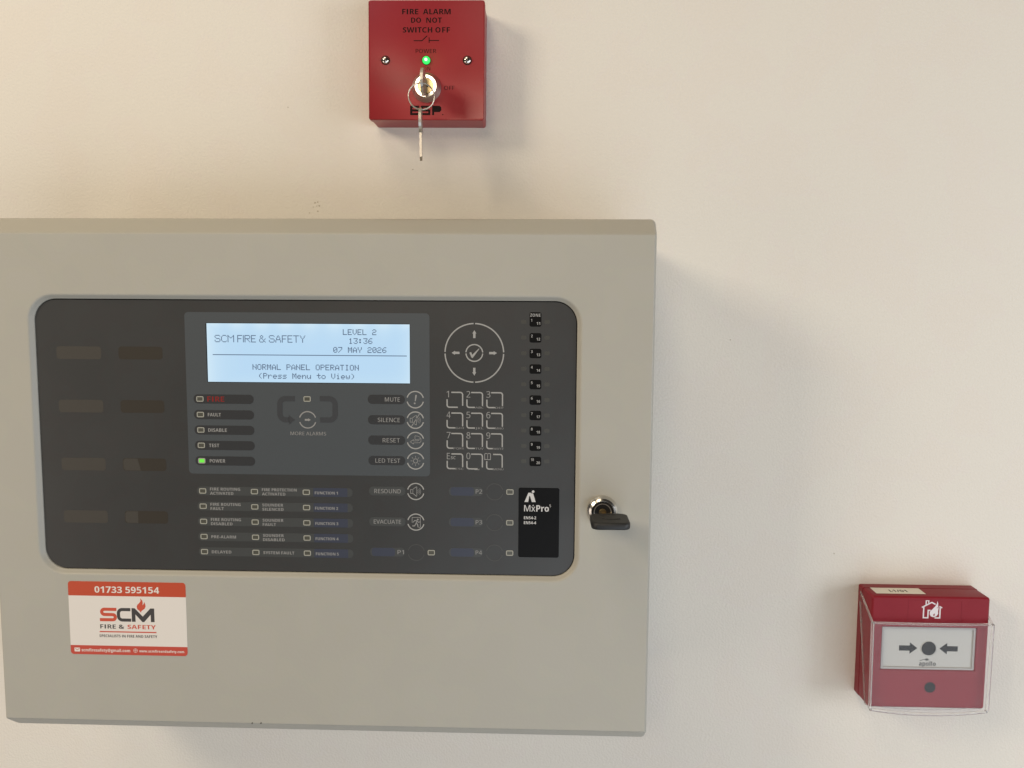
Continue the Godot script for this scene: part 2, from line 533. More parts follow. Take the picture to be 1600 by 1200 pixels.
func fire_alarm_panel() -> void:
	var t := thing("fire_alarm_panel", "large grey fire alarm panel with dark keypad window and lit blue screen", "alarm panel", Vector3(-148, -118, 0))
	t.rotation.z = deg_to_rad(-0.25)
	# back box
	var st := tool()
	poly(st, rr(3, 0, 429, 340, 2), 0, 68)
	obj("back_box", st, "panel_paint", t)

	# door: chamfered above and below, a window with a rolled lip
	st = tool()
	var loops := []
	for l in [[432.6, 326.0, 0.4, 115.0], [433.8, 327.2, 0.8, 114.7], [434.9, 328.8, 1.2, 113.9], [435.6, 330.6, 1.6, 112.8], [436.6, 344.6, 2.6, 104.2], [436.9, 347.0, 3.0, 102.4], [437.0, 348.4, 3.2, 100.6], [437.0, 348.6, 3.2, 66.0]]:
		loops.push_front(at_z(rr(3, 0, l[0], l[1], l[2], 4), l[3]))
	loft(st, loops)
	st.set_smooth_group(FLAT)
	var wx := -5.5
	var wy := 31.2
	var ow := 361.0
	var oh := 187.4
	var hole := rr(wx, wy, ow, oh, 18.0, 14)
	var X0 := wx - ow / 2
	var X1 := wx + ow / 2
	var Y0 := wy - oh / 2
	var Y1 := wy + oh / 2
	var z := 115.0
	for q in [[-213.3, -163.0, X0, 163.0], [X1, -163.0, 219.3, 163.0], [X0, Y1, X1, 163.0], [X0, -163.0, X1, Y0]]:
		quad(st, Vector3(q[0], q[1], z), Vector3(q[2], q[1], z), Vector3(q[2], q[3], z), Vector3(q[0], q[3], z))
	var corners := [Vector2(X1, Y1), Vector2(X0, Y1), Vector2(X0, Y0), Vector2(X1, Y0)]
	for k in 4:
		for i in 14:
			var a := hole[k * 15 + i]
			var b := hole[k * 15 + i + 1]
			tri(st, Vector3(corners[k].x, corners[k].y, z), Vector3(a.x, a.y, z), Vector3(b.x, b.y, z))
	loops = []
	for l in [[0.0, 115.0], [0.5, 114.95], [1.0, 114.75], [1.6, 114.2], [2.4, 113.2], [2.9, 112.7], [3.3, 112.4], [3.45, 112.0], [3.5, 110.6]]:
		loops.append(at_z(rr(wx, wy, ow - 2 * l[0], oh - 2 * l[0], 18.0 - l[0], 14), l[1]))
	loft(st, loops)
	obj("door", st, "panel_paint", t)

	st = tool()
	poly(st, rr(wx, wy, ow - 6.8, oh - 6.8, 14.6, 14), 105.0, 110.8)
	obj("gasket", st, "dark_gap", t)
	st = tool()
	var mem := rr(wx, wy, ow - 8.2, oh - 8.2, 13.9, 14)
	# the membrane is cut out where the screen sits behind it
	var cut := rr(-2.75, 86.9, 133.4, 38.9, 0.8, 14)
	band(st, mem, cut, 110.8, 112.0)
	obj("membrane", st, "membrane", t)

	# screen with its lighter surround
	z = 112.0
	st = tool()
	band(st, rr(-3.35, 60.0, 159.8, 106.4, 2.6, 6), rr(-2.75, 86.9, 133.4, 38.9, 0.7, 6), z - 0.2, z + 0.06)
	obj("screen_surround", st, "subpanel", t)
	st = tool()
	st.set_smooth_group(FLAT)
	var sx0 := -69.3
	var sx1 := 63.8
	var sy0 := 67.5
	var sy1 := 106.3
	var sz := 111.3
	for p in [[sx0, sy0, 0, 1], [sx1, sy1, 1, 0], [sx1, sy0, 1, 1], [sx0, sy0, 0, 1], [sx0, sy1, 0, 0], [sx1, sy1, 1, 0]]:
		st.set_uv(Vector2(p[2], p[3]))
		v(st, Vector3(p[0], p[1], sz))
	obj("screen", st, "screen", t)
	st = tool()
	frame(st, -2.75, 86.9, 139.5, 45.0, 1.0, 3.4, z - 0.9, sz + 0.1)
	obj("screen_bezel", st, "dark_gap", t)

	# five state lamps
	var zp := z + 0.16
	var zt := z + 0.19
	var states := [["FIRE", 56.5, -69.7, -58.4, 3.4, true, "print_red"], ["FAULT", 46.2, -69.6, -60.9, 2.25, true, "print_soft"], ["DISABLE", 36.0, -69.6, -57.2, 2.25, true, "print_soft"], ["TEST", 25.8, -69.4, -62.6, 2.25, true, "print_soft"], ["POWER", 15.5, -69.2, -58.8, 2.25, true, "print_soft"]]
	for s in states:
		var pl := pill(t, -78.7, -39.0, s[1], 6.0, "dark_pill", zp)
		st = tool()
		text(st, s[0], s[2], s[3], s[1] - s[4] / 2, s[4], zt, s[5])
		obj("lettering", st, s[6], pl)
		indicator(t, -74.5, s[1], zp, "green_led" if s[0] == "POWER" else "led_lens")

	# more alarms
	st = tool()
	var w := 3.5
	stroke(st, PackedVector2Array([Vector2(-11.8, 57.2), Vector2(-18, 57.2)]) + arc(-18, 53.4, 3.8, 90, 180, 8) + arc(-18, 47.1, 3.8, 180, 270, 8) + PackedVector2Array([Vector2(-15.8, 43.3)]), w, z, zp)
	poly(st, moved([-16, -3.2, -16, 3.2, -11.9, 0], Vector2(0, 43.3)), z, zp)
	obj("loop_arrow", st, "loop_grey", t)
	st = tool()
	stroke(st, PackedVector2Array([Vector2(4.6, 57.4), Vector2(10.8, 57.4)]) + arc(10.8, 53.6, 3.8, 90, 0, 8) + arc(10.8, 47.2, 3.8, 0, -90, 8) + PackedVector2Array([Vector2(4.6, 43.4)]), w, z, zp)
	obj("loop_arrow", st, "loop_grey", t)
	indicator(t, -3.7, 57.1, zp)
	st = tool()
	two_arcs(st, -3.6, 43.4, 5.4, 0.75, 16, zt)
	arrow(st, -3.5, 43.4, 0, 2.0, zt)
	text(st, "MORE ALARMS", -15.1, 8.4, 33.2, 2.3, zt)
	obj("more_alarms_button", st, "print_soft", t)

	# buttons with captions
	var btn := [["MUTE", 57.3, 47.3, 57.1, "dark_pill"], ["SILENCE", 43.9, 42.5, 57.0, "dark_pill"], ["RESET", 30.5, 45.6, 56.9, "dark_pill"], ["LED TEST", 17.0, 40.7, 57.0, "dark_pill"], ["RESOUND", -3.3, 39.8, 57.2, "grey_strip"], ["EVACUATE", -23.8, 39.2, 57.3, "grey_strip"]]
	for b in btn:
		var y: float = b[1]
		var pl := pill(t, 36.1, 60.3, y, 6.0, b[4], zp)
		st = tool()
		text(st, b[0], b[2], b[3], y - 1.4, 2.75, zt)
		obj("lettering", st, "print_soft", pl)
		st = tool()
		two_arcs(st, 67.1, y, 5.4, 0.75, 14, zt)
		var o := obj("push_button", st, "print_light", t)
		st = tool()
		var c := Vector2(67.1, y)
		match b[0]:
			"MUTE":
				poly(st, moved([-0.35, -1.0, 0.35, -1.0, 1.2, 3.1, 0.0, 3.1], c), z, zt)
				poly(st, ring_pts(c.x - 0.35, c.y - 2.4, 0.62, 14), z, zt)
			"SILENCE", "RESOUND":
				stroke(st, moved([0.4, 3.2, 0.7, 3.0, 0.7, -3.0, 0.4, -3.2, -1.9, -1.3, -3.4, -1.3, -3.4, 1.2, -1.9, 1.2], c), 0.36, z, zt)
				stroke(st, moved([-1.85, 1.42, 0.25, 3.08], c), 0.36, z, zt)
				stroke(st, moved([-1.9, 1.0, -1.9, -1.1], c), 0.3, z, zt)
				for k in 3:
					stroke(st, arc(c.x + 0.2, c.y, 1.4 + 0.85 * k, -42, 42, 10), 0.24, z, zt)
				if b[0] == "SILENCE":
					stroke(st, moved([-2.6, -4.3, 2.9, 4.4], c), 0.5, z, zt)
			"RESET":
				stroke(st, moved([-0.3, 3.2, -0.3, 0.6, 1.0, 0.6, 3.4, 1.2], c), 0.3, z, zt)
				stroke(st, moved([-0.3, 3.2, 1.4, 2.9, 2.9, 2.2, 3.6, 1.2, 3.6, -0.6, 2.8, -1.4, -1.3, -1.6, -1.3, -2.4, -3.4, -0.9, -1.3, 0.6, -1.3, -0.3, 1.3, -0.2, 2.6, 0.3], c), 0.3, z, zt)
			"LED TEST":
				circle_band(st, c.x, c.y, 1.6, 0.4, z, zt)
				for k in 8:
					var d := Vector2.from_angle(TAU * k / 8)
					stroke(st, PackedVector2Array([c + d * 2.1, c + d * 3.3]), 0.34, z, zt)
			"EVACUATE":
				stroke(st, moved([-2.5, -0.5, -2.5, 3.1, 2.9, 3.1, 2.9, -3.5, 1.8, -3.5], c), 0.34, z, zt)
				poly(st, ring_pts(c.x + 1.2, c.y + 1.7, 0.62, 14), z, zt)
				stroke(st, moved([0.6, 0.9, -0.9, 1.0, -1.9, -0.2], c), 0.5, z, zt)
				stroke(st, moved([0.8, 0.9, 0.1, -0.9, -0.9, -2.6, -2.4, -2.6], c), 0.6, z, zt)
				stroke(st, moved([0.3, -0.7, 1.1, -1.6, 1.4, -3.5], c), 0.6, z, zt)
				stroke(st, moved([1.0, 0.7, 1.6, -0.2, 2.6, 0.2], c), 0.45, z, zt)
		obj("icon", st, "print_soft", o)

	# lamp rows
	var names := [["FIRE ROUTING", "ACTIVATED", "FIRE PROTECTION", "ACTIVATED", "FUNCTION 1"], ["FIRE ROUTING", "FAULT", "SOUNDER", "SILENCED", "FUNCTION 2"], ["FIRE ROUTING", "DISABLED", "SOUNDER", "FAULT", "FUNCTION 3"], ["PRE-ALARM", "", "SOUNDER", "DISABLED", "FUNCTION 4"], ["DELAYED", "", "SYSTEM FAULT", "", "FUNCTION 5"]]
	var wid := {"FIRE ROUTING": 20.2, "ACTIVATED": 15.6, "FAULT": 8.9, "DISABLED": 14.5, "PRE-ALARM": 16.6, "DELAYED": 13.2, "FIRE PROTECTION": 23.2, "SOUNDER": 14.0, "SILENCED": 14.2, "SYSTEM FAULT": 20.8}
	for i in 5:
		var y := -4.9 - 10.28 * i
		var pl := pill(t, -78.4, 25.4, y + 0.2, 5.9, "grey_strip", z + 0.1)
		st = tool()
		for c in 2:
			var x: float = [-69.6, -34.9][c]
			var one: String = names[i][c * 2]
			var two: String = names[i][c * 2 + 1]
			if two == "":
				text(st, one, x, x + wid[one], y - 0.9, 1.95, zt, true)
			else:
				text(st, one, x, x + wid[one], y + 0.55, 1.9, zt, true)
				text(st, two, x, x + wid[two], y - 2.3, 1.9, zt, true)
		text(st, names[i][4], 0.3, 15.6, y - 1.15, 1.9, zt, true)
		obj("lettering", st, "print_soft", pl)
		st = tool()
		poly(st, rr(10.6, y + 0.2, 22.6, 5.86, 0.3, 3), z + 0.1, z + 0.14)
		obj("function_field", st, "blue_field", pl)
		for x in [-74.5, -39.9, -5.35]:
			indicator(t, x, y + 0.15, zp)

	# four free keys
	for p in [["P1", 36.5, -44.3, 67.2], ["P2", 88.8, -2.9, 118.95], ["P3", 88.8, -23.4, 118.95], ["P4", 88.8, -43.8, 118.95]]:
		var x: float = p[3]
		var pl := pill(t, p[1], x - 7.6, p[2], 5.9, "grey_strip", z + 0.1)
		st = tool()
		poly(st, rr(p[1] + 8.9, p[2], 15.4, 5.6, 1.8, 4), z + 0.1, z + 0.14)
		obj("name_field", st, "blue_field", pl)
		st = tool()
		text(st, p[0], x - 12.4, x - 8.2, p[2] - 1.3, 2.75, zt)
		obj("lettering", st, "print_soft", pl)
		st = tool()
		two_arcs(st, x, p[2], 5.4, 0.65, 14, zt)
		obj("push_button", st, "print_faint", t)
		indicator(t, x + 10.0, p[2] + 0.05, zp)

	# navigation pad
	st = tool()
	for k in 4:
		stroke(st, arc(105.5, 87.95, 18.9, 90 * k + 1.6, 90 * k + 88.4, 24), 0.85, z, zp)
	var nav := obj("navigation_pad", st, "print_light", t)
	for k in 4:
		st = tool()
		var d := Vector2.from_angle(PI / 2 * k)
		arrow(st, 105.5 + d.x * 12.1, 87.95 + d.y * 12.1, 90 * k, 2.55, zp)
		obj("arrow", st, "print_light", nav)
	st = tool()
	two_arcs(st, 105.5, 87.95, 5.4, 0.8, 4, zp)
	poly(st, moved([-3.2, 0.1, -2.0, 0.5, -1.4, -1.3, 3.0, 2.9, 3.3, 2.6, -1.1, -3.4, -1.9, -2.9], Vector2(105.5, 88.0)), z, zp)
	obj("tick_button", st, "print_light", nav)

	# twelve keys
	var key_text := ["1", "2", "3", "4", "5", "6", "7", "8", "9", "Esc", "0", ""]
	var small := ["", "ABC", "DEF", "GHI", "JKL", "MNO", "PQRS", "TUV", "WXYZ", "ESC", "", "MENU"]
	for i in 12:
		var x0: float = [87.4, 100.3, 113.25][i % 3]
		var y1: float = [62.75, 49.25, 35.85, 22.35][i / 3]
		var x1 := x0 + 11.0
		var y0 := y1 - 10.6
		var g := 1.5
		var left := 3.2 if i != 11 else 4.6
		var cut_x: float = x0 + (7.4 if small[i] == "" else 6.6 if small[i].length() < 3 else 5.7 if small[i].length() == 3 else 4.4)
		st = tool()
		stroke(st, PackedVector2Array([Vector2(x0 + left, y1 - 0.45), Vector2(x1 - 0.45 - g, y1 - 0.45)]) + arc(x1 - 0.45 - g, y1 - 0.45 - g, g, 90, 0, 6) + PackedVector2Array([Vector2(x1 - 0.45, y0 + 1.5)]), 0.85, z, zp)
		stroke(st, PackedVector2Array([Vector2(x0 + 0.45, y1 - 5.0), Vector2(x0 + 0.45, y0 + 0.45 + g)]) + arc(x0 + 0.45 + g, y0 + 0.45 + g, g, 180, 270, 6) + PackedVector2Array([Vector2(cut_x, y0 + 0.45)]), 0.85, z, zp)
		var o := obj("keypad_key", st, "print_light", t)
		st = tool()
		if i == 9:
			text(st, "E", x0 + 0.2, x0 + 2.3, y1 - 3.9, 4.1, zt)
			text(st, "SC", x0 + 2.8, x0 + 6.0, y1 - 3.9, 2.0, zt, true)
		elif i == 11:
			var b := Vector2(x0 + 1.0, y1 - 1.8)
			stroke(st, moved([-0.3, 1.7, -0.5, 1.9, -1.5, 1.9, -1.9, 1.5, -1.9, -2.1, 1.9, -2.1, 1.9, 1.5, 1.5, 1.9, 0.5, 1.9, 0.3, 1.7], b), 0.45, z, zt)
			stroke(st, moved([0, 1.8, 0, -1.8], b), 0.35, z, zt)
		else:
			text(st, key_text[i], x0 + 0.1, x0 + (1.7 if i == 0 else 2.7), y1 - 3.7, 4.2, zt)
		if i == 10:
			stroke(st, moved([5.4, 0.6, 5.4, -0.1, 8.4, -0.1, 8.4, 0.6], Vector2(x0, y0)), 0.3, z, zt)
		elif small[i] != "":
			text(st, small[i], cut_x + 0.2, x1 + 0.35, y0 - 0.25, 1.25, zt)
		obj("lettering", st, "print_soft", o)

	# ten zone tiles with a faint lamp on either side
	for i in 10:
		var y := 108.0 - 10.05 * i
		var x := 144.75 + 0.07 * i
		st = tool()
		if i == 0:
			poly(st, rr(x, y + 1.7, 7.6, 9.2, 1.2), z, z + 0.1)
		else:
			poly(st, rr(x, y, 7.6, 6.1, 1.2), z, z + 0.1)
		var o := obj("zone_tile", st, "zone_black", t)
		st = tool()
		var a := str(i + 1)
		var b := str(i + 11)
		text(st, a, x - 2.9, x - 2.9 + (0.7 if i == 0 else 1.1 if i < 9 else 1.9), y + 0.3, 1.75, zp, true)
		text(st, b, x + 0.7, x + 3.0, y - 1.7, 1.75, zp, true)
		if i == 0:
			text(st, "ZONE", x - 3.4, x + 3.2, y + 3.5, 1.9, zp, true)
		obj("lettering", st, "print_light", o)
		for d in [-7.55, 7.45]:
			st = tool()
			poly(st, rr(x + d, y + 0.1, 3.5, 2.5, 0.8), z, z + 0.06)
			obj("zone_lamp", st, "led_faint", t)

	# eight label slots on the left
	var ys := [86.2, 51.0, 12.3, -23.2]
	for i in 4:
		st = tool()
		poly(st, rr(-154.0, ys[i], 29.8, 8.4, 2.0), z, z + 0.05)
		obj("label_slot", st, "slot_light", t)
		st = tool()
		poly(st, rr(-113.0, ys[i] + 0.1, 29.2, 8.4, 2.0), z, z + 0.05)
		var o := obj("label_slot", st, "slot_dark", t)
		if i != 1:
			var e: float = [-119.5, 0, -117.6, -118.6][i]
			st = tool()
			var low: float = [-121.5, 0, -115.6, -118.6][i]
			poly(st, PackedVector2Array([Vector2(-127.2, ys[i] + 2.6), Vector2(-127.2, ys[i] - 2.4), Vector2(-125.8, ys[i] - 3.9), Vector2(low, ys[i] - 3.9), Vector2(e if i else -126.4, ys[i] + 4.1 if i else ys[i] + 3.2), Vector2(-126.0, ys[i] + 4.0 if i else ys[i] + 3.4)]), z, z + 0.09)
			obj("card_edge", st, "slot_light", o)

	# black product label
	st = tool()
	poly(st, rr(147.9, -23.1, 26.7, 46.6, 1.3), z, z + 0.2)
	var bl := obj("product_label", st, "black_label", t)
	st = tool()
	frame(st, 147.9, -23.1, 27.3, 47.2, 1.6, 0.35, z, z + 0.12)
	obj("label_edge", st, "grey_strip", bl)
	st = tool()
	var zl := z + 0.23
	poly(st, PackedVector2Array([Vector2(138.5, -9.3), Vector2(141.0, -3.2), Vector2(143.2, -3.2), Vector2(141.6, -5.4), Vector2(140.9, -9.3)]), zl - 0.02, zl)
	poly(st, PackedVector2Array([Vector2(145.8, -9.3), Vector2(143.3, -9.3), Vector2(142.3, -5.9), Vector2(141.5, -4.7), Vector2(143.6, -3.4), Vector2(144.2, -3.9)]), zl - 0.01, zl + 0.02)
	poly(st, ring_pts(144.1, -2.4, 0.85, 16), zl - 0.02, zl)
	text(st, "M", 138.3, 142.4, -15.6, 4.2, zl)
	text(st, "x", 142.9, 145.6, -15.6, 4.2, zl)
	poly(st, ring_pts(144.2, -11.6, 0.4, 12), zl - 0.02, zl)
	text(st, "Pro", 146.2, 154.5, -15.6, 4.2, zl, true)
	text(st, "5", 154.8, 155.8, -12.6, 1.8, zl)
	text(st, "EN54-2", 138.2, 146.2, -20.8, 1.9, zl, true)
	text(st, "EN54-4", 138.2, 146.2, -24.1, 1.9, zl, true)
	obj("lettering", st, "white_print", bl)

	# sticker
	var cs := Vector2(-126.75, -91.8)
	st = tool()
	poly(st, rr(cs.x, cs.y, 79.8, 50.6, 2.2), 115.02, 115.12)
	var sk := obj("sticker", st, "sticker_white", t)
	sk.set_meta("label", "white and red installer's sticker with telephone number")
	var zs := 115.15
	var body := rr(cs.x, cs.y, 79.8, 50.6, 2.2)
	for cutter in [[-76.4, 0.0, "sticker_orange"], [-200.0, -110.8, "sticker_red"]]:
		st = tool()
		for pg in Geometry2D.intersect_polygons(body, PackedVector2Array([Vector2(-200, cutter[0]), Vector2(0, cutter[0]), Vector2(0, cutter[1]), Vector2(-200, cutter[1])])):
			poly(st, pg, 115.1, zs)
		obj("colour_band", st, cutter[2], sk)
	zs = 115.18
	st = tool()
	text(st, "01733 595154", -148.6, -104.8, -74.2, 4.4, zs, true)
	text(st, "scmfiresafety@gmail.com", -159.2, -126.0, -115.1, 2.1, zs, true)
	text(st, "www.scmfireandsafety.com", -119.8, -89.2, -115.0, 1.75, zs, true)
	poly(st, rr(-162.2, -113.9, 3.8, 2.7, 0.3), zs - 0.02, zs)
	circle_band(st, -122.3, -113.9, 1.4, 0.25, zs - 0.02, zs)
	stroke(st, moved([0, -1.3, 0, 1.3], Vector2(-122.3, -113.9)), 0.22, zs - 0.02, zs)
	stroke(st, moved([-1.3, 0, 1.3, 0], Vector2(-122.3, -113.9)), 0.22, zs - 0.02, zs)
	obj("lettering", st, "sticker_white", sk)
	st = tool()
	stroke(st, moved([-1.5, 0.9, 0, -0.3, 1.5, 0.9], Vector2(-162.2, -113.9)), 0.3, zs, zs + 0.02)
	obj("envelope_flap", st, "sticker_red", sk)
	# the letters S, C, M as broad strokes, a flame over the M
	zs = 115.16
	st = tool()
	var lw := 2.15
	var ly := -84.5
	var lb := -93.9
	var lm := (ly + lb) / 2
	stroke(st, PackedVector2Array([Vector2(-134.3, ly - lw / 2), Vector2(-142.6, ly - lw / 2)]) + arc(-142.6, ly - lw / 2 - 1.8, 1.8, 90, 270, 8) + PackedVector2Array([Vector2(-137.6, lm)]) + arc(-137.0, lb + lw / 2 + 1.85, 1.8, 70, -90, 8) + PackedVector2Array([Vector2(-145.8, lb + lw / 2)]), lw, zs - 0.03, zs)
	var flame := [0.1, -4.6, -0.9, -3.2, -2.3, -2.2, -2.7, -0.5, -2.2, 0.9, -0.8, 2.2, 0.0, 3.4, 0.0, 5.3, 1.3, 3.6, 1.5, 2.2, 1.1, 0.6, 2.0, 1.4, 2.5, 2.9, 3.2, 1.2, 3.3, -0.4, 2.6, -1.8, 1.2, -2.8, 0.3, -3.5]
	poly(st, moved(flame, Vector2(-117.7, -83.0)), zs - 0.03, zs + 0.02)
	text(st, "SAFETY", -127.2, -107.9, -98.9, 2.85, zs, true)
	poly(st, PackedVector2Array([Vector2(-146.3, -101.5), Vector2(-107.6, -101.5), Vector2(-107.6, -100.7), Vector2(-146.3, -100.7)]), zs - 0.03, zs)
	obj("logo", st, "sticker_logo", sk)
	st = tool()
	stroke(st, PackedVector2Array([Vector2(-124.8, ly - lw / 2), Vector2(-130.0, ly - lw / 2)]) + arc(-130.4, ly - lw / 2 - 2.6, 2.6, 90, 180, 8) + arc(-130.4, lb + lw / 2 + 2.6, 2.6, 180, 270, 8) + PackedVector2Array([Vector2(-124.5, lb + lw / 2)]), lw, zs - 0.03, zs)
	poly(st, moved([-124.0, lb, -124.0, ly, -121.9, ly, -116.5, -90.2, -111.2, ly, -108.6, ly, -108.6, lb, -111.1, lb, -111.1, -88.8, -115.7, lb - 0.1, -116.9, lb - 0.1, -121.5, -88.8, -121.5, lb], Vector2.ZERO), zs - 0.03, zs - 0.01)
	text(st, "FIRE &", -145.8, -129.4, -98.9, 2.85, zs, true)
	text(st, "SPECIALISTS IN FIRE AND SAFETY", -146.6, -107.2, -104.9, 1.85, zs, true)
	obj("lettering", st, "sticker_dark", sk)

	# two chips in the paint of the lower edge
	for c in [Vector2(-44.3, -163.2), Vector2(-38.3, -163.0)]:
		st = tool()
		poly(st, moved([-0.5, -0.6, 0.2, -0.7, 0.7, 0.3, 0.3, 0.7, -0.4, 0.4], c), 114.9, 115.05)
		obj("paint_chip", st, "chip", t)

	# lock
	st = tool()
	lathe(st, 189.0, -13.8, [Vector2(10.2, 115), Vector2(10.2, 115.6), Vector2(9.9, 116.4), Vector2(8.7, 118.2), Vector2(7.4, 119.2), Vector2(7.1, 119.2), Vector2(7.1, 118.0)], 36)
	var lk := obj("lock", st, "chrome", t)
	st = tool()
	lathe(st, 189.0, -13.8, [Vector2(7.2, 118.0), Vector2(7.0, 118.9), Vector2(5.8, 119.0), Vector2(0, 119.0)], 36)
	obj("plug", st, "black_metal", lk)
	st = tool()
	circle_band(st, 189.0, -13.8, 5.7, 0.5, 118.9, 119.3)
	obj("plug_ring", st, "nickel", lk)
	st = tool()
	lathe(st, 189.0, -13.8, [Vector2(2.4, 119.0), Vector2(2.2, 119.5), Vector2(0, 119.6)], 20)
	obj("keyway_bush", st, "brass", lk)


func panel_key() -> void:
	var t := thing("panel_key", "black plastic headed key standing in the lock of the grey panel's door", "key", Vector3(43.9, -134.0, 119))
	# the head lies flat: length towards the room (z), width across (x)
	var st := tool()
	var outline := PackedVector2Array([Vector2(-4.0, 5.0), Vector2(4.5, 5.0)]) + arc(7.6, 10.0, 4.4, -70, 0, 5) + arc(7.4, 26.0, 4.6, 0, 80, 6) + arc(-7.2, 26.0, 4.6, 100, 180, 6) + arc(-7.2, 10.5, 4.6, 180, 250, 5)
	var loops := []
	for l in [[1.2, -2.3], [0.3, -2.0], [0.0, -1.3], [0.0, 1.3], [0.3, 2.0], [1.2, 2.3]]:
		var pg: PackedVector3Array = PackedVector3Array()
		for p in outline:
			var q: Vector2 = (p - Vector2(0, 16)) * (1.0 - l[0] / 12.0) + Vector2(0, 16)
			pg.append(Vector3(q.x, l[1], q.y))
		loops.append(pg)
	loops.reverse()
	loft(st, loops)
	st.set_smooth_group(FLAT)
	for k in [0, loops.size() - 1]:
		var pg: PackedVector3Array = loops[k]
		for i in range(1, pg.size() - 1):
			if k == 0:
				tri(st, pg[0], pg[i], pg[i + 1])
			else:
				tri(st, pg[0], pg[i + 1], pg[i])
	obj("key_head", st, "black_plastic", t)
	st = tool()
	var oval := PackedVector3Array()
	for q in rr(1.0, 17.5, 11, 7, 2.2):
		oval.append(Vector3(q.x, 2.75, q.y))
	var low := PackedVector3Array()
	for q in rr(1.0, 17.5, 12, 8, 2.6):
		low.append(Vector3(q.x, 2.2, q.y))
	loft(st, [oval, low])
	st.set_smooth_group(FLAT)
	for i in range(1, oval.size() - 1):
		tri(st, oval[0], oval[i], oval[i + 1])
	obj("grip_pad", st, "black_plastic", t)
	st = tool()
	box(st, Vector3(-3.0, -0.9, -2.0), Vector3(3.0, 0.9, 6.0))
	obj("blade", st, "brass", t)

func box(st: SurfaceTool, a: Vector3, b: Vector3) -> void:
	st.set_smooth_group(FLAT)
	quad(st, Vector3(a.x, a.y, b.z), Vector3(b.x, a.y, b.z), Vector3(b.x, b.y, b.z), Vector3(a.x, b.y, b.z))
	quad(st, Vector3(b.x, a.y, a.z), Vector3(a.x, a.y, a.z), Vector3(a.x, b.y, a.z), Vector3(b.x, b.y, a.z))
	quad(st, Vector3(a.x, b.y, b.z), Vector3(b.x, b.y, b.z), Vector3(b.x, b.y, a.z), Vector3(a.x, b.y, a.z))
	quad(st, Vector3(a.x, a.y, a.z), Vector3(b.x, a.y, a.z), Vector3(b.x, a.y, b.z), Vector3(a.x, a.y, b.z))
	quad(st, Vector3(b.x, a.y, b.z), Vector3(b.x, a.y, a.z), Vector3(b.x, b.y, a.z), Vector3(b.x, b.y, b.z))
	quad(st, Vector3(a.x, a.y, a.z), Vector3(a.x, a.y, b.z), Vector3(a.x, b.y, b.z), Vector3(a.x, b.y, a.z))


